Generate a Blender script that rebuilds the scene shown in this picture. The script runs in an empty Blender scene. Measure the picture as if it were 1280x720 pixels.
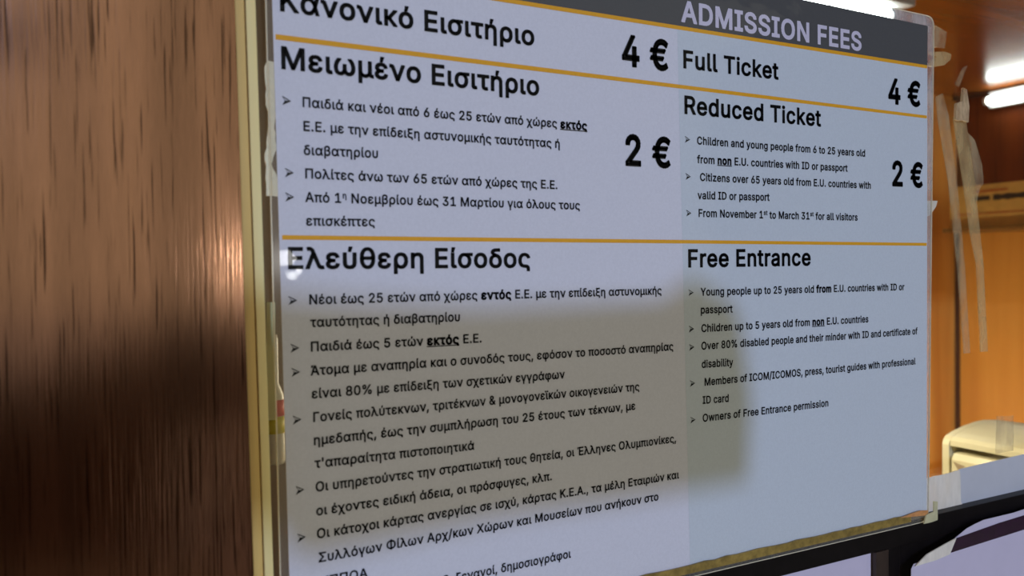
import bpy, bmesh, math, random
from mathutils import Vector, Matrix, geometry
random.seed(7)
sc = bpy.context.scene
C = sc.collection

# ---------------------------------------------------------------- camera, sky, lights, exposure
cam = bpy.data.cameras.new('camera')
cam.lens = 29.083
cam.sensor_width = 36.0
cam.clip_start = 0.01
cam.dof.use_dof = True
cam.dof.focus_distance = 0.50
cam.dof.aperture_fstop = 11.0
cam_ob = bpy.data.objects.new('camera', cam)
C.objects.link(cam_ob)
cam_ob.matrix_world = Matrix(((0.88090158, 0.02059739, -0.47285108, 0.0),
                              (-0.47313201, 0.01174739, -0.88091322, -0.3515),
                              (-0.01258975, 0.99971883, 0.02009358, 1.5),
                              (0, 0, 0, 1)))
sc.camera = cam_ob

SKY = 0.86            # brightness of the overcast sky in front of the booth
world = bpy.data.worlds.new('overcast_sky')
sc.world = world
world.use_nodes = True
bg = world.node_tree.nodes['Background']
bg.inputs['Color'].default_value = (1.0, 0.95, 0.74, 1)
bg.inputs['Strength'].default_value = SKY

def area_light(name, loc, rot, size, size_y, power, color):
    l = bpy.data.lights.new(name, 'AREA')
    l.shape = 'RECTANGLE'; l.size = size; l.size_y = size_y
    l.energy = power; l.color = color
    o = bpy.data.objects.new(name, l); C.objects.link(o)
    o.location = loc; o.rotation_euler = rot
    return o

def point_light(name, loc, power, color, radius):
    l = bpy.data.lights.new(name, 'POINT')
    l.energy = power; l.color = color; l.shadow_soft_size = radius
    o = bpy.data.objects.new(name, l); C.objects.link(o)
    o.location = loc
    return o

# cool low daylight from the left behind the photographer
sun = bpy.data.lights.new('daylight', 'SUN')
sun.energy = 1.27; sun.color = (0.44, 0.58, 1.0); sun.angle = math.radians(0.7)
sun_ob = bpy.data.objects.new('daylight', sun); C.objects.link(sun_ob)
sun_ob.rotation_euler = Vector((0.25, 1.0, -0.35)).to_track_quat('-Z', 'Y').to_euler()

# unseen warm fill lights added inside the booth, without fixtures
point_light('counter_bulb', (0.68, 0.30, 1.45), 4.6, (1.0, 0.86, 0.62), 0.05)
point_light('low_bulb', (2.20, 1.30, 0.85), 14.0, (1.0, 0.92, 0.66), 0.05)  # added fill, brightens the lower part of the booth walls

sc.view_settings.view_transform = 'Standard'
sc.view_settings.look = 'None'
sc.view_settings.gamma = 1.0
sc.view_settings.exposure = 0.0
sc.view_settings.use_curve_mapping = False
sc.cycles.use_denoising = True
sc.cycles.max_bounces = 10
sc.cycles.transparent_max_bounces = 16
sc.cycles.sample_clamp_indirect = 6.0

# ---------------------------------------------------------------- helpers
def rgb(r, g, b):
    f = lambda c: ((c/255+0.055)/1.055)**2.4 if c > 10 else c/255/12.92
    return (f(r), f(g), f(b), 1)

def base_mat(name):
    m = bpy.data.materials.new(name); m.use_nodes = True
    nt = m.node_tree
    return m, nt, nt.nodes['Principled BSDF'], nt.nodes, nt.links

def mapped_noise(nt, scale, noise_scale=1.0, detail=3.0, rough=0.55, distortion=0.0):
    n, l = nt.nodes, nt.links
    g = n.new('ShaderNodeNewGeometry')
    mp = n.new('ShaderNodeMapping'); mp.inputs['Scale'].default_value = scale
    l.new(g.outputs['Position'], mp.inputs['Vector'])
    t = n.new('ShaderNodeTexNoise'); t.inputs['Scale'].default_value = noise_scale
    t.inputs['Detail'].default_value = detail; t.inputs['Roughness'].default_value = rough
    t.inputs['Distortion'].default_value = distortion
    l.new(mp.outputs['Vector'], t.inputs['Vector'])
    return t.outputs['Fac']

def ramp(nt, fac, stops):
    r = nt.nodes.new('ShaderNodeValToRGB')
    e = r.color_ramp.elements
    while len(e) < len(stops): e.new(0.5)
    for k, (p, c) in enumerate(stops):
        e[k].position = p; e[k].color = c
    nt.links.new(fac, r.inputs['Fac'])
    return r.outputs['Color']

def mix_color(nt, fac, a, b, mode='MIX'):
    m = nt.nodes.new('ShaderNodeMix'); m.data_type = 'RGBA'; m.blend_type = mode
    for sock, v in ((m.inputs['Factor'], fac), (m.inputs['A'], a), (m.inputs['B'], b)):
        pass
    def put(i, v):
        if hasattr(v, 'is_linked'): nt.links.new(v, m.inputs[i])
        else: m.inputs[i].default_value = v
    put(0, fac); put(6, a); put(7, b)
    return m.outputs[2]

def bump(nt, fac, strength, dist):
    b = nt.nodes.new('ShaderNodeBump')
    b.inputs['Strength'].default_value = strength; b.inputs['Distance'].default_value = dist
    nt.links.new(fac, b.inputs['Height'])
    return b.outputs['Normal']

def plain(name, col, rough=0.5, var=0.08, nscale=60.0, spec=0.5, coat=0.0, metal=0.0):
    m, nt, p, n, l = base_mat(name)
    f = mapped_noise(nt, (nscale,)*3)
    lo = tuple(c*(1-var) for c in col[:3])+(1,); hi = tuple(min(1, c*(1+var)) for c in col[:3])+(1,)
    l.new(ramp(nt, f, [(0.3, lo), (0.7, hi)]), p.inputs['Base Color'])
    p.inputs['Roughness'].default_value = rough
    p.inputs['Specular IOR Level'].default_value = spec
    p.inputs['Coat Weight'].default_value = coat
    p.inputs['Coat Roughness'].default_value = 0.05
    p.inputs['Metallic'].default_value = metal
    return m

def laminated(name, col, var=0.03):
    """ink or paper under the glossy laminate film"""
    m, nt, p, n, l = base_mat(name)
    f = mapped_noise(nt, (900, 900, 900), detail=2)
    lo = tuple(c*(1-var) for c in col[:3])+(1,); hi = tuple(min(1, c*(1+var)) for c in col[:3])+(1,)
    l.new(ramp(nt, f, [(0.3, lo), (0.7, hi)]), p.inputs['Base Color'])
    p.inputs['Roughness'].default_value = 0.6
    p.inputs['Specular IOR Level'].default_value = 0.2
    p.inputs['Coat Weight'].default_value = 1.0
    p.inputs['Coat IOR'].default_value = 1.22
    p.inputs['Coat Roughness'].default_value = 0.03
    w = mapped_noise(nt, (26, 26, 26), detail=3.0, rough=0.5)
    l.new(bump(nt, w, 0.35, 0.0012), p.inputs['Coat Normal'])
    return m

def clear_film(name, tint, opacity, rough=0.12, spec=0.5, mottled=0.0, mscale=120):
    """see-through film: part clear, part milky and glossy"""
    m, nt, p, n, l = base_mat(name)
    p.inputs['Base Color'].default_value = tint
    p.inputs['Roughness'].default_value = rough
    p.inputs['Specular IOR Level'].default_value = spec
    tr = n.new('ShaderNodeBsdfTransparent')
    mx = n.new('ShaderNodeMixShader')
    mx.inputs[0].default_value = opacity
    if mottled:
        f = mapped_noise(nt, (mscale, mscale, mscale*0.35), detail=4)
        c = ramp(nt, f, [(0.35, (opacity-mottled,)*3+(1,)), (0.65, (opacity+mottled,)*3+(1,))])
        l.new(c, mx.inputs[0])
        l.new(bump(nt, f, 0.5, 0.001), p.inputs['Normal'])
    l.new(tr.outputs[0], mx.inputs[1]); l.new(p.outputs[0], mx.inputs[2])
    l.new(mx.outputs[0], n['Material Output'].inputs['Surface'])
    return m

def obj(name, bm, m, parent=None, smooth=False):
    me = bpy.data.meshes.new(name)
    bmesh.ops.recalc_face_normals(bm, faces=bm.faces)
    bm.to_mesh(me); bm.free()
    if smooth:
        for f in me.polygons: f.use_smooth = True
    for mm in (m if isinstance(m, (list, tuple)) else [m]): me.materials.append(mm)
    o = bpy.data.objects.new(name, me); C.objects.link(o)
    if parent is not None: o.parent = parent
    return o

def tag(o, label, cat, group=None):
    o['label'] = label; o['category'] = cat
    if group: o['group'] = group
    return o

def thing(name, label, cat, loc, group=None):
    o = bpy.data.objects.new(name, None); C.objects.link(o)
    o.location = loc; o.empty_display_size = 0.02
    return tag(o, label, cat, group)

def struct(name, bm, m, parent=None):
    o = obj(name, bm, m, parent)
    o['kind'] = 'structure'
    return o

def box(bm, x0, x1, y0, y1, z0, z1, bevel=0.0):
    r = bmesh.ops.create_cube(bm, size=1.0)
    for v in r['verts']:
        v.co = Vector((x0+(v.co.x+.5)*(x1-x0), y0+(v.co.y+.5)*(y1-y0), z0+(v.co.z+.5)*(z1-z0)))
    if bevel:
        es = list({e for v in r['verts'] for e in v.link_edges})
        bmesh.ops.bevel(bm, geom=es, offset=bevel, segments=2, profile=0.7, affect='EDGES')
    return bm

def prism_xz(bm, pts, y0, y1):
    """polygon in the x-z plane given a thickness along y"""
    a = [bm.verts.new((x, y0, z)) for x, z in pts]
    b = [bm.verts.new((x, y1, z)) for x, z in pts]
    n = len(pts)
    bm.faces.new(a); bm.faces.new(b[::-1])
    for i in range(n):
        bm.faces.new((a[i], b[i], b[(i+1) % n], a[(i+1) % n]))
    return bm

def B(): return bmesh.new()

def tube(bm, p0, p1, r, seg=16, r1=None):
    p0, p1 = Vector(p0), Vector(p1); d = p1-p0
    res = bmesh.ops.create_cone(bm, cap_ends=True, segments=seg, radius1=r, radius2=r if r1 is None else r1, depth=d.length)
    M = Matrix.Translation((p0+p1)/2) @ d.to_track_quat('Z', 'Y').to_matrix().to_4x4()
    bmesh.ops.transform(bm, matrix=M, verts=res['verts'])
    return bm

def ragged(pts, amp, step):
    """subdivide an outline and jitter it, for torn edges"""
    out = []
    for i, p in enumerate(pts):
        q = pts[(i+1) % len(pts)]
        L = math.hypot(q[0]-p[0], q[1]-p[1]); k = max(1, int(L/step))
        for j in range(k):
            t = j/k
            out.append((p[0]+(q[0]-p[0])*t+random.uniform(-amp, amp), p[1]+(q[1]-p[1])*t+random.uniform(-amp, amp)))
    return out

# ---------------------------------------------------------------- materials
def wood_panel(name, dark, mid, light, grain_axis='z', rough=0.3, tint=(1, 1, 1, 1), spec=0.5, fine=420, coarse=45, pores=True, coat=0.0, ior=1.5, gloss_grain=False):
    m, nt, p, n, l = base_mat(name)
    ax = {'x': 0, 'y': 1, 'z': 2}[grain_axis]
    def sc3(a, b):
        s = [a, a, a]; s[ax] = b; return tuple(s)
    f1 = mapped_noise(nt, sc3(coarse, coarse*0.06), detail=4, distortion=0.6)
    col = ramp(nt, f1, [(0.3, dark), (0.52, mid), (0.75, light)])
    if pores:
        f2 = mapped_noise(nt, sc3(fine, fine*0.022), detail=2, rough=0.5)
        mask = ramp(nt, f2, [(0.33, (1, 1, 1, 1)), (0.40, (0, 0, 0, 1))])
        dk = tuple(c*0.35 for c in dark[:3])+(1,)
        f3 = mapped_noise(nt, sc3(fine*2.5, fine*0.1), detail=2)
        col = mix_color(nt, mask, col, dk)
        col = mix_color(nt, 0.25, col, ramp(nt, f3, [(0.3, dark), (0.7, light)]))
        l.new(bump(nt, f2, 0.12, 0.0004), p.inputs['Normal'])
        if gloss_grain:
            t2 = ramp(nt, f1, [(0.25, tuple(c*0.55 for c in tint[:3])+(1,)), (0.70, tint)])
            t2 = mix_color(nt, 0.18, t2, ramp(nt, f3, [(0.3, tuple(c*0.35 for c in tint[:3])+(1,)), (0.7, tint)]))
            t2 = mix_color(nt, mask, t2, tuple(c*0.22 for c in tint[:3])+(1,))
            l.new(t2, p.inputs['Specular Tint'])
    l.new(col, p.inputs['Base Color'])
    p.inputs['Roughness'].default_value = rough
    p.inputs['Specular IOR Level'].default_value = spec
    p.inputs['Specular Tint'].default_value = tint
    p.inputs['IOR'].default_value = ior
    p.inputs['Coat Weight'].default_value = coat
    p.inputs['Coat Roughness'].default_value = 0.12
    return m

M = {}
M['wall_wood'] = wood_panel('varnished_brown_wood', rgb(30, 9, 3), rgb(48, 17, 6), rgb(62, 25, 10), rough=0.14,
                            tint=(1.0, 0.54, 0.34, 1), spec=1.0, ior=2.2, gloss_grain=True, fine=1100, coarse=60)
M['booth_wood'] = wood_panel('orange_veneer', rgb(186, 116, 44), rgb(208, 140, 58), rgb(220, 154, 70), rough=0.35, coarse=9, pores=False)
M['cabinet_wood'] = wood_panel('mahogany_veneer', rgb(84, 36, 12), rgb(104, 46, 16), rgb(122, 58, 22), rough=0.3, fine=120, coarse=9)
M['ceiling_wood'] = wood_panel('glossy_ceiling_veneer', rgb(120, 62, 22), rgb(142, 78, 28), rgb(158, 92, 38), 'x', rough=0.22, fine=90, coarse=6, spec=0.6)
M['bead'] = wood_panel('pale_wood_bead', rgb(216, 174, 92), rgb(234, 194, 108), rgb(244, 208, 128), rough=0.4, pores=False)
M['bead_light'] = wood_panel('light_wood_bead', rgb(255, 226, 146), rgb(255, 236, 164), rgb(255, 244, 184), rough=0.35, pores=False)
M['paper'] = laminated('laminated_paper', rgb(222, 222, 230))
M['cell'] = laminated('laminated_cell_tint', rgb(208, 216, 222))
M['band'] = laminated('laminated_grey_band', rgb(84, 84, 84))
M['gold'] = laminated('laminated_orange_rule', rgb(236, 170, 40))
M['ink'] = laminated('laminated_black_ink', rgb(9, 9, 14), 0.0)
M['white_ink'] = laminated('laminated_white_letters', rgb(214, 208, 224))
M['ink_grey'] = laminated('laminated_grey_ink', rgb(70, 70, 78))
M['edge_film'] = clear_film('laminate_edge_film', rgb(214, 214, 212), 0.30, 0.10, 0.7, 0.2, 90)
M['edge_clear'] = clear_film('laminate_edge_clear', rgb(210, 205, 190), 0.09, 0.1, 0.6)
M['edge_line'] = clear_film('laminate_cut_edge', rgb(236, 228, 200), 0.85, 0.15)  # pale colour stands in for the highlight along the edge
M['tape_clear'] = clear_film('clear_tape', rgb(208, 190, 150), 0.22, 0.22, 0.5, 0.12, 160)
M['tape_yellow'] = clear_film('yellowed_tape', rgb(214, 190, 136), 0.32, 0.35, 0.5, 0.14, 120)
M['tape_knot'] = clear_film('crumpled_tape', rgb(212, 186, 146), 0.6, 0.35, 0.5, 0.25, 260)
M['tape_frost'] = clear_film('frosted_tape', rgb(248, 240, 224), 0.90, 0.4, 0.4, 0.09, 140)
M['residue'] = plain('dry_tape_residue', rgb(250, 250, 214), 0.6, 0.06, 400)
M['gold_tape'] = plain('brown_yellow_tape', rgb(148, 124, 62), 0.4, 0.35, 260)
M['orange_tape'] = plain('orange_tape', rgb(214, 150, 92), 0.45, 0.15, 300)
M['cream_tape'] = plain('cream_tape', rgb(206, 200, 158), 0.5, 0.08, 200)
M['scrap'] = plain('white_paper_scrap', rgb(222, 212, 192), 0.7, 0.05, 200)
M['dark_metal'] = plain('dark_bronze_metal', rgb(17, 13, 14), 0.45, 0.3, 120, 0.2)
M['brown_metal'] = plain('brown_bronze_metal', rgb(58, 46, 40), 0.35, 0.2, 120, 0.4)
M['strip_paper'] = plain('grey_white_paper', rgb(204, 206, 212), 0.55, 0.03, 60)
M['poster_paper'] = plain('lavender_white_paper', rgb(212, 204, 224), 0.5, 0.02, 60)
M['purple_band'] = plain('dark_purple_print', rgb(44, 14, 46), 0.25, 0.4, 160, 0.5, 0.5)
M['cream_plastic'] = plain('cream_plastic', rgb(222, 214, 176), 0.35, 0.02, 80)
M['cream_shade'] = plain('cream_plastic_inner', rgb(200, 190, 150), 0.5, 0.03, 80)
M['sticker'] = plain('grey_brown_sticker', rgb(160, 140, 110), 0.5, 0.1, 300)
M['carton'] = plain('yellow_carton', rgb(198, 156, 82), 0.6, 0.10, 40)
M['carton_print'] = plain('dark_carton_print', rgb(52, 40, 30), 0.6, 0.2, 80)
M['carton_red'] = plain('reddish_carton_print', rgb(170, 96, 44), 0.6, 0.15, 80)
M['shelf'] = plain('shelf_board', rgb(128, 90, 38), 0.5, 0.1, 30)
M['seam'] = plain('dark_joint', rgb(70, 36, 12), 0.8, 0.1, 40)
M['counter'] = plain('counter_top', rgb(150, 120, 84), 0.5, 0.1, 30)
M['housing'] = plain('lamp_housing', rgb(210, 212, 214), 0.4, 0.02, 30)
M['pale_green'] = plain('pale_green_card', rgb(230, 232, 172), 0.6, 0.05, 100)
M['white_plastic'] = plain('white_bottle_plastic', rgb(228, 224, 200), 0.35, 0.03, 100)
M['red'] = plain('red_label', rgb(226, 84, 60), 0.5, 0.05, 100)
M['yellow'] = plain('yellow_label', rgb(226, 216, 50), 0.5, 0.05, 100)
M['stone'] = plain('olive_stone_wall', rgb(108, 100, 78), 0.8, 0.25, 3)
M['stone_dark'] = plain('dark_stone_block', rgb(66, 62, 48), 0.8, 0.25, 3)
M['dark_wall'] = plain('dark_brown_planking', rgb(12, 8, 6), 0.8, 0.2, 5)
M['side_wall'] = plain('brown_side_wall', rgb(70, 56, 48), 0.8, 0.2, 3)
M['ground'] = plain('pale_paving', rgb(176, 172, 168), 0.8, 0.08, 2)
M['plaster'] = plain('beige_plaster', rgb(150, 132, 108), 0.8, 0.06, 8)
M['porch'] = plain('porch_boards', rgb(120, 110, 100), 0.8, 0.1, 2)

def emission(name, col, strength):
    m = bpy.data.materials.new(name); m.use_nodes = True
    p = m.node_tree.nodes['Principled BSDF']
    p.inputs['Base Color'].default_value = col
    p.inputs['Emission Color'].default_value = col
    p.inputs['Emission Strength'].default_value = strength
    return m
M['tube'] = emission('glowing_tube', (0.92, 1.0, 0.97, 1), 14.0)
M['globe'] = emission('glowing_globe', (1.0, 0.98, 0.95, 1), 55.0)

def glass_mat():
    m, nt, p, n, l = base_mat('window_glass')
    n.remove(p)
    tr = n.new('ShaderNodeBsdfTransparent'); tr.inputs['Color'].default_value = (0.97, 0.98, 0.97, 1)
    gl = n.new('ShaderNodeBsdfGlossy'); gl.inputs['Roughness'].default_value = 0.0
    lw = n.new('ShaderNodeLayerWeight'); lw.inputs['Blend'].default_value = 0.5
    pw = n.new('ShaderNodeMath'); pw.operation = 'POWER'; pw.inputs[1].default_value = 5.0
    l.new(lw.outputs['Facing'], pw.inputs[0])
    mul = n.new('ShaderNodeMath'); mul.operation = 'MULTIPLY_ADD'; mul.inputs[1].default_value = 0.9; mul.inputs[2].default_value = 0.025
    l.new(pw.outputs[0], mul.inputs[0])
    mx = n.new('ShaderNodeMixShader'); l.new(mul.outputs[0], mx.inputs[0])
    l.new(tr.outputs[0], mx.inputs[1]); l.new(gl.outputs[0], mx.inputs[2])
    l.new(mx.outputs[0], n['Material Output'].inputs['Surface'])
    return m
M['glass'] = glass_mat()

# ---------------------------------------------------------------- large structure: the booth
# front wall panel to the left of the window, grain upright
struct('wall_front', prism_xz(B(), [(-1.6, 0.0), (0.0664, 0.0), (0.0664, 1.14), (0.0600, 1.612), (0.0530, 2.13), (0.0530, 2.4), (-1.6, 2.4)], -0.012, 0.03), M['wall_wood'])
struct('wall_front_lower', prism_xz(B(), [(0.0666, 0.0), (3.1, 0.0), (3.1, 1.10), (0.0666, 1.10)], -0.004, 0.02), M['wall_wood'])
struct('wall_front_upper', prism_xz(B(), [(0.0625, 2.10), (3.1, 2.10), (3.1, 2.4), (0.0625, 2.4)], -0.004, 0.02), M['wall_wood'])
# two upright wooden beads beside the glass
def slant(xb0, xb1, xt0, xt1):
    # edges at z = 1.374 (b) and z = 1.612 (t), carried on to z = 1.10 and 2.10
    f = lambda b, t, z: b+(t-b)*(z-1.374)/0.238
    return [(f(xb0, xt0, 1.10), 1.10), (f(xb1, xt1, 1.10), 1.10), (f(xb1, xt1, 2.10), 2.10), (f(xb0, xt0, 2.10), 2.10)]
struct('trim_1', prism_xz(B(), slant(0.0636, 0.0675, 0.0604, 0.0641), -0.009, 0.010), M['bead'])
struct('trim_2', prism_xz(B(), slant(0.0689, 0.0723, 0.0655, 0.0693), -0.0055, 0.010), M['bead_light'])
# the pane
struct('window_1', box(B(), 0.0600, 3.0, 0.0110, 0.0150, 1.12, 2.10), M['glass'])
# dark glazing bars at the foot of the pane
struct('trim_3', box(B(), 0.075, 3.0, 0.0020, 0.0105, 1.3178, 1.3328, 0.0006), M['dark_metal'])
struct('trim_4', box(B(), 0.4745, 3.0, 0.0040, 0.0105, 1.2800, 1.3175), M['dark_metal'])
struct('trim_5', box(B(), 0.4509, 0.4628, 0.0015, 0.0105, 1.12, 1.3176, 0.0006), M['brown_metal'])
struct('trim_6', box(B(), 0.4629, 0.4757, 0.0030, 0.0105, 1.12, 1.3176, 0.0006), M['dark_metal'])
struct('trim_7', box(B(), 0.075, 3.0, 0.0020, 0.0160, 1.10, 1.12), M['dark_metal'])
# inside of the booth
struct('floor', box(B(), -1.6, 3.2, 0.03, 1.9, -0.05, 0.0), M['counter'])
struct('ceiling', box(B(), -1.6, 3.2, 0.021, 1.9, 2.13, 2.18), M['ceiling_wood'])
struct('wall_back_plain', box(B(), -1.6, 1.20, 1.585, 1.5995, 0.0, 2.13), M['plaster'])
struct('wall_back', box(B(), -1.6, 2.9445, 1.60, 1.66, 0.0, 2.13), M['booth_wood'])
struct('wall_right', box(B(), 2.945, 3.0, 0.021, 1.60, 0.0, 1.765), M['booth_wood'])
struct('wall_right_upper', box(B(), 2.945, 3.0, 0.021, 1.60, 1.766, 2.13), M['cabinet_wood'])
struct('wall_left', box(B(), -1.6, -1.54, 0.031, 1.60, 0.0, 2.13), M['booth_wood'])
struct('trim_8', box(B(), 2.9355, 2.9445, 1.585, 1.62, 0.0, 1.765), M['seam'])
struct('trim_9', box(B(), 2.926, 2.9448, 0.021, 1.5995, 2.116, 2.1299), M['seam'])
struct('counter_ledge', box(B(), -1.54, 2.944, 0.0205, 0.62, 1.00, 1.04), M['counter'])

# paved ground in front, and unseen shapes added for their reflections and shade
struct('floor_outside', box(B(), -30, 30, -40, -0.013, -0.05, 0.0), M['ground'])
struct('wall_opposite', box(B(), 0.9, 4.6, -4.85, -4.65, 0.0, 1.235), M['stone'])  # added shape, darkens the lower reflection in the sign
struct('wall_opposite_block', box(B(), 2.40, 4.15, -4.64, -4.50, 0.30, 1.24), M['stone_dark'])  # added block for a darker patch in that reflection
struct('wall_outside_left', prism_xz(B(), [(-3.5, 0), (0.50, 0), (0.54, 0.60), (0.70, 0.72), (0.88, 0.76), (0.88, 1.34), (0.3, 1.18), (-0.35, 0.95), (-3.5, 0.85)], -4.75, -4.45), M['dark_wall'])  # made-up outline, gives the wood panel its dark reflection
struct('wall_outside_right', box(B(), 4.65, 4.85, -4.85, -0.6, 0.0, 3.3), M['side_wall'])  # added to keep reflections in the right-hand glass dark
SH = [(-0.40, 1.425), (-0.02, 1.462), (0.03, 1.478), (0.062, 1.490), (0.12, 1.484), (0.172, 1.480), (0.28, 1.481), (0.303, 1.492), (0.330, 1.478), (0.338, 1.43),
      (0.334, 1.385), (0.25, 1.386), (0.17, 1.388), (0.08, 1.384), (0.066, 1.405), (0.050, 1.405), (0.044, 1.385), (0.040, 1.28), (-0.40, 1.28)]
struct('beam_outside', prism_xz(B(), [(x-0.25*1.5, z+0.35*1.5) for x, z in SH], -1.52, -1.49), M['dark_wall'])  # invented blocker, outline shaped to throw the shadow on panel and sign
struct('ceiling_outside', box(B(), -3.5, 4.85, -3.9, -0.013, 3.30, 3.42), M['porch'])  # added overhead to hold back part of the sky light

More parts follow.
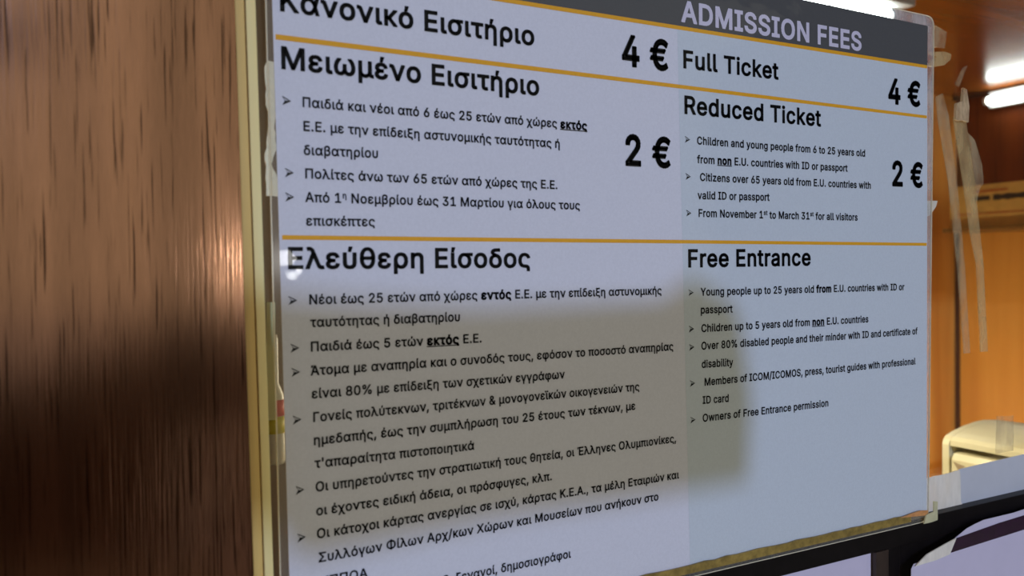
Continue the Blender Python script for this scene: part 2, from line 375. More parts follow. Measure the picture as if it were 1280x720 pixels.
# ---------------------------------------------------------------- letter shapes (outlines, 1000 units)
GLYPHS = """
 188
%676|175 283 140 288 104 310 82 345 75 388 79 445 98 482 130 508 175 517 211 512 246 490 268 455 276 412 271 355 253 318 221 292;175 327 194 330 207 339 219 361 223 388 222 430 213 454 201 466 175 473 157 470 144 461 131 439 127 412 129 369 138 346 149 334;501 -10 466 -4 430 18 408 52 400 95 405 152 423 190 456 215 501 225 536 219 572 197 594 163 601 120 597 63 578 25 546 0;501 35 519 38 533 46 545 68 549 95 547 138 538 162 527 174 501 180 483 177 469 169 457 146 453 120 454 77 464 53 483 38;132 0 482 509 540 509 191 0
&448|197 -7 142 0 84 29 47 75 34 133 43 180 67 217 116 261 228 345 255 375 262 405 256 431 231 455 201 461 168 453 145 431 137 399 145 363 175 319 438 0 364 0 121 293 87 344 75 398 81 436 91 458 105 477 134 499 158 508 200 513 254 504 294 478 314 449 321 428 321 378 307 346 278 312 142 208 110 174 97 131 109 87 135 62 172 48 217 48 251 59 292 86 324 127 344 179 349 224 408 224 404 172 392 131 371 92 333 47 299 20 271 7
'206|78 318 70 509 136 509 128 318
,188|38 -119 68 71 137 71 84 -119
-453|337 244 337 188 114 188 114 244
.188|95 -4 63 9 50 41 52 55 63 73 95 87 128 73 141 41 128 9
/249|235 533 71 -76 14 -76 178 533
0453|227 -7 165 4 130 24 101 53 78 91 61 138 51 192 48 254 51 316 61 370 78 417 101 455 130 484 165 504 227 516 288 504 323 484 352 455 375 417 392 370 402 316 405 254 402 192 392 138 375 91 352 53 323 24 289 4;227 50 267 58 290 74 309 97 335 163 344 254 335 346 309 412 290 435 267 451 227 460 186 451 163 435 144 412 118 346 109 254 118 163 144 97 163 74 186 58
1453|76 0 76 55 391 55 391 0;276 509 276 0 212 0 212 448 86 358 86 427 198 509
2453|64 0 64 47 282 282 311 327 320 371 316 402 296 433 264 453 224 460 191 455 156 436 135 404 127 362 66 362 69 397 79 428 105 468 158 503 225 516 291 503 332 479 368 432 380 388 375 328 361 296 325 245 153 57 389 57 389 0
3453|218 -7 148 4 92 35 70 57 55 84 44 132 109 132 117 103 133 80 156 63 196 51 231 50 265 57 293 71 315 93 327 122 329 156 321 187 303 213 275 234 249 242 157 248 157 299 288 452 70 452 70 509 372 509 372 461 211 278 211 289 273 287 308 276 350 248 371 222 389 178 392 127 385 95 361 53 324 21 275 0
4453|40 105 40 158 247 509 311 509 109 163 413 163 413 105;282 0 282 318 343 318 343 0
5453|221 -7 170 0 114 28 75 73 60 130 122 130 133 96 165 65 201 52 245 52 285 71 314 104 327 149 323 199 314 221 293 248 264 267 242 275 208 277 177 271 128 246 67 253 96 509 366 509 366 452 151 452 134 301 168 321 208 332 256 332 294 321 326 302 361 266 379 231 389 192 390 144 383 108 369 76 349 48 323 25 293 7 259 -3
6453|226 -7 190 -3 157 7 128 24 104 47 84 74 71 107 64 143 66 192 80 239 108 295 252 509 322 509 151 261 145 261 170 292 210 312 270 311 316 295 352 266 377 225 388 176 385 121 368 73 348 45 324 23 279 1;226 48 259 54 295 76 319 111 327 157 323 193 302 231 269 256 226 265 183 257 150 231 130 193 125 158 133 112 157 76 193 54
7453|97 0 323 452 62 452 62 509 391 509 391 449 165 0
8453|226 -7 169 0 107 28 84 50 66 75 55 104 52 135 57 172 77 216 110 248 153 265 102 296 78 335 70 380 83 437 109 472 146 498 176 509 226 516 277 509 306 498 343 472 369 437 382 380 374 335 350 296 300 265 342 248 375 216 396 172 401 135 397 104 387 75 369 50 346 28 284 0;226 49 264 53 303 71 328 100 337 139 331 170 309 204 273 227 226 235 179 227 143 204 121 170 115 139 124 100 149 71 189 53;226 290 266 296 296 316 315 347 319 376 315 404 297 434 266 453 226 460 186 453 155 434 137 404 133 376 137 347 156 316 186 296
9453|226 516 262 512 295 502 324 485 349 462 368 434 381 402 388 366 386 317 373 270 344 214 200 0 130 0 301 248 307 248 282 216 242 197 183 198 137 214 101 243 76 283 64 333 67 388 85 436 104 463 128 485 174 508;226 460 193 455 157 433 134 397 125 352 130 316 150 278 184 252 226 243 259 248 295 270 319 305 327 350 319 397 295 433 259 455
A480|16 0 201 509 276 509 463 0 395 0 283 314 232 478 245 478 218 389 85 0;110 142 110 199 370 199 370 142
B456|60 0 60 509 261 508 298 502 329 491 364 464 381 442 395 403 398 361 391 329 376 304 356 286 315 267 315 262 344 255 372 239 408 192 415 166 417 121 400 67 383 44 359 26 311 6 247 0;125 57 267 58 318 72 339 89 354 123 353 157 342 184 315 213 273 229 125 231;125 285 249 286 297 301 323 326 334 352 335 385 321 419 290 443 259 451 125 452
C510|267 -7 217 -2 171 13 131 39 97 73 70 115 51 166 40 254 51 343 70 393 97 436 131 470 171 495 217 510 267 516 340 504 402 471 448 418 473 348 408 348 394 386 365 423 333 442 287 455 249 455 199 441 156 410 134 381 117 345 107 303 107 206 117 163 134 127 157 98 184 76 215 61 249 54 315 60 350 75 378 99 399 131 408 160 473 160 448 91 402 38 341 5
D502|219 0 96 0 96 57 261 61 301 72 347 103 370 132 392 187 399 255 392 323 379 361 360 392 320 428 285 443 244 451 93 452 93 509 254 507 331 489 373 465 407 432 433 391 451 342 460 286 457 195 443 142 421 97 371 44 328 20 277 5;125 509 125 0 60 0 60 509
E419|60 0 60 509 372 509 372 452 125 452 125 286 355 286 355 229 125 229 125 57 375 57 375 0
F410|60 0 60 509 369 509 369 452 125 452 125 278 346 278 346 221 125 221 125 0
G520|269 -7 217 -2 171 14 130 39 96 73 69 116 51 166 40 254 51 343 69 393 96 436 129 470 170 495 215 510 265 516 340 504 403 469 449 416 474 349 408 349 392 385 370 415 341 437 315 448 247 455 214 447 183 432 156 410 134 381 117 345 107 303 104 229 111 184 125 145 145 112 184 76 233 57 285 54 331 65 369 88 396 123 408 152 415 202 434 199 283 199 283 256 478 256 474 152 461 110 439 73 411 43 357 10 315 -3
H517|60 0 60 509 125 509 125 289 392 289 392 509 457 509 457 0 392 0 392 232 125 232 125 0
I300|31 0 31 57 118 57 118 452 31 452 31 509 269 509 269 452 183 452 183 57 269 57 269 0
J396|185 -7 113 7 75 33 60 50 40 92 33 173 98 173 99 128 106 97 122 74 143 59 170 51 200 51 226 59 248 74 263 97 271 128 272 509 336 509 336 145 330 92 309 50 276 19 235 0
K467|104 145 104 216 182 312 364 509 448 509;60 0 60 509 125 509 125 0;372 0 188 259 228 309 449 0
L393|60 0 60 509 125 509 125 57 361 57 361 0
M628|60 0 60 509 152 509 281 177 322 49 307 49 342 158 476 509 568 509 568 0 504 0 507 457 513 457 470 329 342 0 286 0 166 301 112 457 119 457 120 407 122 0
N523|60 0 60 509 136 509 358 158 414 55 405 54 399 166 399 509 463 509 463 0 387 0 172 340 108 452 119 454 125 303 125 0
O533|267 -7 217 -2 171 13 131 39 97 73 70 115 51 166 40 254 51 343 70 393 97 436 131 470 171 495 217 510 267 516 317 510 363 495 403 470 437 436 464 393 482 343 493 254 482 166 464 115 437 73 403 39 363 13 317 -2;267 53 302 57 334 68 364 86 388 112 408 144 422 183 430 254 422 325 408 365 388 397 364 423 334 441 302 452 267 456 232 452 199 441 170 422 145 397 125 364 111 325 103 254 111 183 125 144 145 112 170 86 199 68 232 57
P445|60 0 60 509 258 508 298 501 332 487 371 456 397 415 408 365 406 313 390 265 360 227 316 199 279 189 109 186 109 242 248 243 275 247 306 262 328 284 343 325 343 371 328 411 297 439 262 450 125 452 125 0
Q533|245 159 313 159 468 -48 401 -48;267 -7 217 -2 171 13 131 39 97 73 70 115 51 166 40 254 51 343 70 393 97 436 131 470 171 495 217 510 267 516 317 510 363 495 403 470 437 436 464 393 482 343 493 254 482 166 464 115 437 73 403 39 363 13 317 -2;267 53 302 57 334 68 364 86 388 112 408 144 422 183 430 254 422 325 408 365 388 397 364 423 334 441 302 452 267 456 232 452 199 441 170 422 145 397 125 364 111 325 103 254 111 183 125 144 145 112 170 86 199 68 232 57
R449|60 0 60 509 259 508 299 501 333 489 372 459 397 419 409 370 406 317 390 271 361 235 317 210 279 201 96 198 96 255 249 256 287 263 307 272 329 292 345 340 343 375 334 405 315 428 298 440 248 452 125 452 125 0;353 0 230 229 303 229 428 0
S447|224 -9 162 -2 98 26 74 48 56 74 44 103 38 137 104 137 112 105 138 74 166 59 212 50 263 53 296 65 323 84 340 109 345 129 343 157 337 172 320 190 277 212 160 247 118 266 74 303 57 335 52 372 56 405 67 434 85 460 109 481 154 504 227 516 283 509 344 481 385 436 396 408 401 378 337 378 323 418 289 445 243 458 200 457 158 443 129 418 116 385 121 348 138 327 161 312 302 267 359 238 395 198 406 165 408 139 405 107 394 77 377 51 353 28 323 11 288 -2
T449|32 452 32 509 417 509 417 452 257 452 257 0 193 0 193 452
U517|259 -8 192 0 137 25 95 64 69 114 60 173 60 509 124 509 124 178 135 125 156 92 187 68 213 57 259 52 305 57 331 68 362 92 382 125 393 178 393 509 457 509 457 173 448 114 422 64 380 25 325 0
V480|204 0 16 509 84 509 200 183 248 31 235 31 255 101 395 509 463 509 278 0
W686|155 0 16 509 82 509 168 176 197 40 189 40 209 135 306 509 380 509 469 166 497 40 488 40 506 125 603 509 670 509 530 0 455 0 364 336 336 475 350 475 332 380 230 0
X474|18 0 217 284 217 236 29 509 104 509 200 368 243 292 232 292 259 341 374 509 446 509 259 239 259 287 456 0 382 0 268 165 230 231 244 231 222 190 91 0
Y472|203 0 203 208 16 509 91 509 211 313 250 230 224 230 240 271 381 509 455 509 268 208 268 0
Z438|42 0 42 46 306 431 341 476 348 454 40 452 40 509 397 509 397 462 134 81 97 33 90 54 399 57 399 0
a389|160 -9 94 5 55 35 33 80 30 108 35 143 55 176 95 202 265 235 275 249 270 290 258 309 240 322 196 331 166 328 135 315 113 296 100 274 41 291 69 337 110 366 169 383 239 379 277 366 302 347 322 320 331 297 337 251 337 0 277 0 277 52 272 52 252 25 224 5 195 -5;170 45 218 54 258 85 274 119 276 190 243 178 142 161 114 148 99 134 92 105 102 72 130 52
b424|229 -8 192 -4 164 9 143 25 118 59 112 59 112 0 53 0 53 509 114 509 114 319 149 357 181 377 215 384 265 381 298 369 339 338 361 309 377 274 387 234 389 165 383 122 361 68 340 39 298 7 266 -4;220 47 258 54 297 83 320 130 328 189 320 248 297 294 259 323 220 330 182 323 144 296 121 250 113 189 121 128 144 82 183 53
c396|207 -8 168 -4 133 8 102 27 76 53 56 85 42 123 34 187 42 253 56 291 76 323 102 349 133 369 168 380 207 384 260 377 305 356 340 322 362 277 303 262 294 284 275 307 229 328 179 327 145 310 114 271 98 217 98 158 114 105 136 74 155 59 179 50 207 46 243 52 271 66 292 89 304 117 363 102 341 56 306 21 261 -1
d424|195 -8 159 -4 126 7 85 39 63 68 42 122 35 165 37 234 47 274 64 309 85 338 127 369 159 381 209 384 244 377 276 357 311 319 311 509 372 509 372 0 313 0 313 59 307 59 281 25 261 9 233 -4;205 47 242 53 280 82 304 128 312 189 304 250 281 296 242 323 205 330 166 323 127 294 104 248 96 189 104 130 128 83 166 54
e404|212 -8 151 1 117 16 88 39 65 68 48 103 38 143 34 187 38 231 48 271 64 307 87 336 115 359 148 375 205 384 242 381 277 369 328 331 351 296 362 267 371 194 371 169 75 169 75 221 338 221 310 202 305 244 292 280 271 307 242 324 205 330 167 324 146 313 121 290 98 235 97 161 110 106 141 68 186 49 230 47 261 56 280 68 306 105 365 91 343 48 306 16 256 -4
f254|228 379 228 327 6 327 6 379;81 0 81 432 86 467 109 502 145 523 187 530 236 523 243 521 227 468 195 474 167 469 154 460 144 438 142 0
g425|207 -151 160 -147 111 -130 74 -103 51 -69 101 -41 133 -76 173 -94 225 -96 270 -83 293 -65 307 -40 311 68 306 68 268 25 221 7 160 8 128 19 99 36 64 74 42 126 35 168 35 214 47 275 64 310 86 338 112 361 143 376 196 384 244 377 277 358 308 319 313 319 313 379 372 379 372 -9 364 -62 341 -102 305 -129 259 -145;205 59 243 65 281 90 304 133 312 193 305 251 281 296 243 323 205 330 166 323 128 295 104 250 96 193 104 135 128 91 167 65
h410|114 227 114 0 53 0 53 509 114 509 114 287 102 287 129 339 152 362 180 376 211 384 257 382 295 369 316 353 341 321 354 276 357 0 296 0 295 252 288 281 273 304 252 320 225 328 189 327 161 317 126 283
i167|53 0 53 379 114 379 114 0;84 443 54 455 41 483 54 512 84 524 114 512 126 483 114 455
j167|53 379 114 379 112 -56 96 -100 74 -123 43 -138 -10 -143 -10 -87 21 -84 35 -77 45 -65 52 -40;83 443 53 455 41 483 53 512 83 524 114 512 126 483 114 455
k381|110 137 110 212 121 212 284 379 360 379 184 199 177 199;53 0 53 509 114 509 114 0;294 0 148 186 191 229 372 0
l189|139 -2 108 1 83 12 66 30 53 68 53 509 114 509 115 80 127 56 170 54 181 3
m610|53 0 53 379 112 379 112 295 108 295 120 328 147 360 172 376 209 386 250 382 287 361 312 325 321 295 312 295 325 326 345 351 371 370 402 382 437 386 474 381 508 365 534 339 551 303 556 272 557 0 496 0 492 283 481 305 463 319 419 330 390 327 367 315 350 297 339 274 335 0 274 0 273 272 267 293 253 311 234 323 199 330 174 327 150 316 131 297 118 271 114 238 114 0
n410|114 227 114 0 53 0 53 379 112 379 112 287 102 287 129 339 152 362 180 376 211 384 257 382 295 369 316 353 341 321 354 276 357 0 296 0 295 252 288 281 273 304 252 320 225 328 189 327 161 317 126 283
o415|207 -8 168 -4 133 8 102 27 76 53 56 85 42 123 34 187 42 253 56 291 76 323 102 349 133 369 168 380 207 384 247 380 282 369 314 349 339 323 359 291 373 253 381 187 378 143 367 103 350 68 327 39 299 16 265 1;207 46 248 53 288 83 311 131 319 187 311 245 288 292 248 323 207 330 167 323 127 292 104 245 96 187 104 131 127 83 167 53
p424|53 -143 53 379 112 379 112 319 118 319 155 363 191 380 248 383 298 369 327 350 351 325 370 293 383 255 389 165 383 122 370 84 351 52 313 16 282 1 248 -7 204 -6 173 4 150 19 114 59 114 -143;220 47 258 54 297 83 320 130 328 189 320 248 297 294 259 323 220 330 182 323 144 296 121 250 113 189 121 128 144 82 183 53
q424|372 -143 311 -143 311 59 281 25 252 4 221 -6 177 -7 142 1 111 16 74 52 55 84 42 122 35 165 42 255 55 293 74 325 98 350 127 369 177 383 233 380 269 363 307 319 313 319 313 379 372 379;205 47 242 53 280 82 304 128 312 189 304 250 281 296 242 323 205 330 166 323 127 294 104 248 96 189 104 130 128 83 166 54
r259|53 0 53 379 112 379 112 321 115 321 134 351 163 374 200 384 243 384 243 322 196 325 168 319 137 298 121 275 114 237 114 0
s365|182 -8 125 -1 79 21 48 58 36 94 94 107 108 75 124 60 156 48 181 45 234 56 264 85 266 118 248 141 97 190 63 219 48 258 53 310 82 350 115 370 142 379 202 384 242 377 283 355 305 330 324 290 268 277 256 301 234 322 201 332 162 330 140 322 117 303 109 277 114 255 124 243 149 230 249 204 295 181 322 149 331 107 319 58 284 20 231 -3
t227|204 379 204 327 6 327 6 379;65 471 126 471 128 80 136 61 146 54 170 50 202 54 213 2 168 -4 117 5 82 32 69 59 65 93
u410|182 -5 140 1 104 18 76 47 63 72 53 139 53 379 114 379 117 112 129 86 147 66 171 54 200 50 231 54 257 67 278 88 291 117 296 153 296 379 357 379 357 0 298 0 298 92 307 92 300 72 269 27 230 3
v389|163 0 17 379 84 379 175 128 206 21 184 21 219 141 305 379 371 379 226 0
w567|138 0 23 379 87 379 145 169 175 41 165 41 177 99 252 379 316 379 402 41 391 41 400 81 480 379 545 379 429 0 368 0 277 338 291 338 199 0
x379|21 0 171 218 171 171 29 379 100 379 207 206 175 206 282 379 352 379 209 169 209 214 358 0 287 0 173 182 205 182 91 0
y389|47 -139 61 -86 98 -90 125 -79 143 -54 163 -1 17 379 84 379 170 141 206 21 184 21 219 141 305 379 371 379 189 -90 163 -121 131 -139 91 -145
z380|42 0 42 46 254 320 48 323 48 379 333 379 333 331 126 56 339 56 339 0
Ά480|16 0 201 509 276 509 463 0 395 0 283 314 232 478 245 478 218 389 85 0;110 142 110 199 370 199 370 142;46 408 58 509 123 509 89 408
Έ512|154 0 154 509 466 509 466 452 218 452 218 286 449 286 449 229 218 229 218 57 469 57 469 0;31 408 43 509 108 509 74 408
Α480|16 0 201 509 276 509 463 0 395 0 283 314 232 478 245 478 218 389 85 0;110 142 110 199 370 199 370 142
Β456|60 0 60 509 261 508 298 502 329 491 364 464 381 442 395 403 398 361 391 329 376 304 356 286 315 267 315 262 344 255 372 239 408 192 415 166 417 121 400 67 383 44 359 26 311 6 247 0;125 57 267 58 318 72 339 89 354 123 353 157 342 184 315 213 273 229 125 231;125 285 249 286 297 301 323 326 334 352 335 385 321 419 290 443 259 451 125 452
Γ401|370 509 370 452 125 452 125 0 60 0 60 509
Δ474|16 0 203 509 271 509 457 0;105 57 369 57 239 426 235 426
Ε419|60 0 60 509 372 509 372 452 125 452 125 286 355 286 355 229 125 229 125 57 375 57 375 0
Κ467|104 145 104 216 182 312 364 509 448 509;60 0 60 509 125 509 125 0;372 0 188 259 228 309 449 0
Λ480|16 0 201 509 276 509 463 0 395 0 283 314 232 478 245 478 218 389 85 0
Μ628|60 0 60 509 152 509 281 177 322 49 307 49 342 158 476 509 568 509 568 0 504 0 507 457 513 457 470 329 342 0 286 0 166 301 112 457 119 457 120 407 122 0
Ν523|60 0 60 509 136 509 358 158 414 55 405 54 399 166 399 509 463 509 463 0 387 0 172 340 108 452 119 454 125 303 125 0
Ξ454|45 0 45 57 409 57 409 0;74 229 74 286 381 286 381 229;48 452 48 509 406 509 406 452
Ο533|267 -7 217 -2 171 13 131 39 97 73 70 115 51 166 40 254 51 343 70 393 97 436 131 470 171 495 217 510 267 516 317 510 363 495 403 470 437 436 464 393 482 343 493 254 482 166 464 115 437 73 403 39 363 13 317 -2;267 53 302 57 334 68 364 86 388 112 408 144 422 183 430 254 422 325 408 365 388 397 364 423 334 441 302 452 267 456 232 452 199 441 170 422 145 397 125 364 111 325 103 254 111 183 125 144 145 112 170 86 199 68 232 57
Π517|457 509 457 0 392 0 392 452 125 452 125 0 60 0 60 509
Ρ445|60 0 60 509 258 508 298 501 332 487 371 456 397 415 408 365 406 313 390 265 360 227 316 199 279 189 109 186 109 242 248 243 275 247 306 262 328 284 343 325 343 371 328 411 297 439 262 450 125 452 125 0
Σ477|43 0 43 50 196 210 266 276 266 248 197 312 55 459 55 509 430 509 430 452 142 453 125 454 120 466 184 409 315 273 315 251 181 110 108 43 113 54 133 55 433 57 433 0
Τ449|32 452 32 509 417 509 417 452 257 452 257 0 193 0 193 452
Υ472|203 0 203 208 16 509 91 509 211 313 250 230 224 230 240 271 381 509 455 509 268 208 268 0
Φ613|283 21 229 26 180 40 137 64 85 113 60 155 45 202 42 281 52 331 72 376 100 414 137 445 180 469 229 483 283 488 357 487 409 477 455 458 495 431 528 396 553 354 571 281 571 228 561 178 528 113 495 78 455 51 384 26;283 77 371 81 424 99 453 119 477 146 500 195 507 233 507 275 500 314 486 348 466 377 440 400 390 424 351 431 283 432 242 428 205 418 173 400 147 377 127 348 113 314 106 275 108 214 119 177 136 146 173 108 205 91 242 81;275 -22 275 531 338 531 338 -22
Χ474|18 0 217 284 217 236 29 509 104 509 200 368 243 292 232 292 259 341 374 509 446 509 259 239 259 287 456 0 382 0 268 165 230 231 244 231 222 190 91 0
Ψ612|490 509 552 509 552 377 550 334 538 277 516 231 484 195 442 169 391 154 262 149 204 158 170 169 141 185 106 218 81 260 65 314 60 509 123 509 125 334 139 278 155 250 177 229 205 215 283 203 391 210 436 229 458 250 474 278 487 334;275 509 337 509 337 0 275 0
Ω536|42 0 42 57 166 57 166 81 121 101 77 146 61 174 46 223 40 278 46 337 64 391 92 436 130 472 160 491 229 513 287 515 325 509 360 498 405 472 454 422 479 374 493 318 495 259 486 206 467 159 427 111 370 81 370 57 494 57 494 0 311 0 311 102 352 119 399 163 425 226 430 299 418 356 402 388 380 414 354 434 322 448 268 455 213 448 182 434 155 414 134 388 118 356 106 299 110 226 136 163 183 119 225 102 225 0
ά462|202 -8 147 1 115 17 75 54 55 86 38 144 35 211 42 253 65 307 88 336 116 360 166 380 204 384 245 380 296 353 329 310 353 242 376 242 378 191 435 0 377 0 313 244 289 288 250 321 218 329 193 329 169 324 138 305 115 276 105 250 96 188 101 140 109 113 129 80 146 64 178 49 203 46 226 49 256 61 287 89 317 144 372 379 429 379 378 189 376 139 356 139 329 70 295 26 255 1;186 429 198 529 263 529 229 429
έ371|189 -7 140 -2 111 7 74 27 48 55 36 90 38 123 53 155 79 178 133 195 231 198 231 169 148 164 126 153 106 133 100 114 104 87 125 64 148 53 192 47 236 55 263 76 277 111 337 99 319 52 285 18 236 -2;180 182 111 190 83 201 64 216 52 234 44 260 50 311 79 351 126 376 189 384 258 373 304 340 330 287 272 273 259 301 245 315 226 325 188 331 138 320 120 308 109 291 108 255 134 229 171 221 231 220 231 182;168 429 180 529 244 529 210 429
ή410|114 227 114 0 53 0 53 379 112 379 112 287 102 287 119 324 140 352 165 370 195 381 227 384 270 379 306 362 334 333 351 293 356 259 357 -143 296 -143 296 235 292 268 281 294 263 313 239 325 199 329 170 322 145 306 126 283;189 429 201 529 266 529 231 429
ί189|139 -2 108 1 83 12 66 30 56 54 53 379 114 379 115 80 127 56 170 54 181 3;62 429 74 529 139 529 105 429
α462|202 -8 147 1 115 17 75 54 55 86 38 144 35 211 42 253 65 307 88 336 116 360 166 380 204 384 245 380 296 353 329 310 353 242 376 242 378 191 435 0 377 0 313 244 289 288 250 321 218 329 193 329 169 324 138 305 115 276 105 250 96 188 101 140 109 113 129 80 146 64 178 49 203 46 226 49 256 61 287 89 317 144 372 379 429 379 378 189 376 139 356 139 329 70 295 26 255 1
β414|53 -143 53 376 60 422 90 472 140 504 187 515 254 509 295 491 335 451 351 411 351 353 336 319 310 294 273 277 212 265 212 283 263 276 308 260 344 234 361 210 372 181 376 146 368 96 347 53 314 21 271 0 238 -6 188 -4 151 11 123 39 106 83 114 84 114 -143;212 50 247 54 283 73 307 105 315 147 306 193 280 226 240 241 176 242 176 298 225 299 259 312 283 336 293 370 290 407 270 438 235 455 205 459 174 455 149 445 130 427 118 405 114 377 114 139 121 102 142 72 177 54
γ389|165 -7 17 379 84 379 175 128 206 21 184 21 219 141 305 379 371 379 224 -7;164 -143 164 3 225 3 225 -143
δ406|203 -8 147 -1 100 22 64 58 42 107 35 146 38 209 48 245 64 276 87 301 130 327 183 339 203 340 203 332 144 348 105 371 88 404 90 440 115 476 166 498 221 507 322 509 322 454 193 450 164 439 149 418 152 396 171 377 276 338 321 306 353 258 370 196 371 146 364 107 350 73 331 44 306 22 276 5 241 -5;203 46 250 55 285 81 305 124 309 167 301 225 277 268 239 293 203 298 166 293 128 268 104 225 96 167 101 124 121 81 155 55
ε371|189 -7 140 -2 111 7 74 27 48 55 36 90 38 123 53 155 79 178 133 195 231 198 231 169 148 164 126 153 106 133 100 114 104 87 125 64 148 53 192 47 236 55 263 76 277 111 337 99 319 52 285 18 236 -2;180 182 111 190 83 201 64 216 52 234 44 260 50 311 79 351 126 376 189 384 258 373 304 340 330 287 272 273 259 301 245 315 226 325 188 331 138 320 120 308 109 291 108 255 134 229 171 221 231 220 231 182
ζ353|263 -98 262 -28 255 -8 234 0 142 6 96 23 63 51 47 75 34 135 43 186 68 233 204 408 275 480 274 459 49 454 49 509 317 509 317 462 122 211 102 175 96 148 104 97 130 70 169 56 259 50 286 40 306 24 320 -15 321 -98
η410|114 227 114 0 53 0 53 379 112 379 112 287 102 287 119 324 140 352 165 370 195 381 227 384 270 379 306 362 334 333 351 293 356 259 357 -143 296 -143 296 235 292 268 281 294 263 313 239 325 199 329 170 322 145 306 126 283
θ432|216 -8 175 -3 139 11 107 36 82 69 62 109 48 158 40 243 48 351 62 399 82 440 107 473 139 497 175 512 216 517 257 512 293 497 324 473 350 440 370 399 384 351 391 266 384 158 370 109 350 69 324 36 293 11 257 -3;216 46 255 54 272 64 300 95 325 167 329 231 325 342 311 393 287 431 272 445 255 455 216 462 176 455 159 445 132 414 107 342 102 277 107 167 121 115 144 77 159 64 195 48;85 229 85 280 348 280 348 229
ι189|139 -2 108 1 83 12 66 30 56 54 53 379 114 379 115 80 127 56 170 54 181 3
κ364|114 379 114 0 53 0 53 379;356 379 174 167 90 167 90 212 145 212 282 379;278 0 139 169 171 213 354 0
λ443|17 0 163 382 146 425 128 449 101 460 65 456 51 510 90 516 125 513 166 492 198 451 345 77 374 51 421 52 435 -1 391 -7 353 -1 321 16 295 47 220 238 184 358 206 358 170 238 84 0
μ407|53 -143 53 379 114 379 114 150 118 112 131 83 152 64 177 52 206 48 235 52 260 64 280 84 292 112 296 150 296 379 357 379 357 79 369 57 404 53 404 0 344 8 313 31 301 55 298 86 298 120 312 120 301 58 274 20 247 3 219 -5 165 3 138 20 115 49 104 80 100 120 114 120 114 -143
ν406|180 0 62 308 47 326 17 329 17 382 77 373 104 355 116 337 188 141 223 21 201 21 237 141 323 379 389 379 244 0
ξ386|284 -98 284 -23 275 -6 256 0 178 1 125 13 103 23 67 51 46 89 38 135 42 171 55 200 74 223 107 244 144 258 211 267 220 267 220 260 167 264 125 274 98 288 78 308 66 336 64 359 67 387 83 419 121 447 195 464 61 457 61 509 332 509 332 460 229 451 166 432 140 411 132 398 125 366 129 340 142 318 178 295 211 289 308 288 308 233 201 232 162 225 120 199 101 158 101 125 110 98 143 68 194 54 281 50 308 40 328 24 342 -15 343 -98
ο415|207 -8 168 -4 133 8 102 27 76 53 56 85 42 123 34 187 42 253 56 291 76 323 102 349 133 369 168 380 207 384 247 380 282 369 314 349 339 323 359 291 373 253 381 187 378 143 367 103 350 68 327 39 299 16 265 1;207 46 248 53 288 83 311 131 319 187 311 245 288 292 248 323 207 330 167 323 127 292 104 245 96 187 104 131 127 83 167 53
π424|366 -2 335 1 311 12 294 30 283 54 280 361 341 361 343 73 351 58 360 53 397 54 408 3;76 0 76 361 137 361 137 0;14 327 14 379 408 379 408 327
ρ424|53 -143 53 213 60 255 74 293 93 325 118 350 165 376 202 383 242 383 295 369 325 350 350 325 369 293 383 256 389 166 383 123 370 85 351 53 313 16 282 1 248 -7 203 -6 172 4 149 19 114 59 114 -143;220 47 259 54 297 83 320 130 328 190 321 248 298 294 260 323 221 330 183 323 145 296 121 250 113 190 121 129 144 82 183 53
ς394|290 -98 289 -35 276 -11 249 0 168 4 117 23 88 44 65 71 42 123 35 165 35 211 48 273 65 308 88 337 117 360 150 376 218 384 279 370 313 350 334 330 362 277 303 262 290 289 265 314 229 328 193 329 167 323 136 302 114 271 101 231 96 187 101 145 114 107 136 78 179 56 253 53 287 46 315 31 335 9 348 -31 349 -98
σ434|207 -8 168 -4 117 16 76 53 56 85 42 122 34 187 42 252 56 288 76 320 102 345 133 364 168 375 419 379 419 327 256 327 179 322 145 306 114 269 97 202 98 158 108 117 127 83 145 66 167 53 193 47 248 53 280 74 307 117 319 172 315 230 295 280 260 313 207 325 207 342 265 335 313 316 349 284 373 238 381 195 378 138 367 100 350 66 314 26 282 7 247 -4
τ325|236 -4 200 0 171 12 150 32 137 59 132 93 132 325 6 325 6 379 319 379 319 325 193 325 195 80 203 61 214 54 238 50 269 54 280 2
υ410|205 -7 168 -4 122 11 87 37 64 75 53 142 53 379 114 379 117 111 128 84 147 64 172 53 205 49 238 53 263 64 281 84 292 111 296 379 357 379 357 142 346 75 323 37 288 11 258 -1
φ501|219 -143 219 270 223 311 236 343 265 373 307 386 353 383 397 363 421 341 440 313 460 260 466 198 462 149 440 86 400 39 344 7 275 -7 193 -4 150 7 98 39 60 85 43 123 34 189 43 258 62 305 90 344 114 364 156 382 171 330 145 318 124 298 108 271 99 236 96 176 106 127 128 89 161 63 205 49 269 47 321 57 349 70 371 89 388 113 403 160 406 199 402 242 392 279 368 315 344 329 309 329 296 323 285 308 280 280 280 -143
χ394|24 -143 182 157 210 157 331 -75 347 -85 388 -87 388 -143 334 -139 299 -124 271 -87 196 62 89 -143;175 99 62 314 47 324 6 326 6 382 68 377 100 356 123 323 197 180 304 379 369 379 218 99
ψ541|240 -7 195 -3 138 17 108 39 75 87 61 126 53 172 53 379 114 379 114 178 119 144 135 102 171 64 209 50 240 48 317 48 345 54 380 72 399 90 418 128 425 160 427 379 488 379 487 172 480 126 457 69 418 27 366 2 324 -6;240 -143 240 471 301 471 301 -143
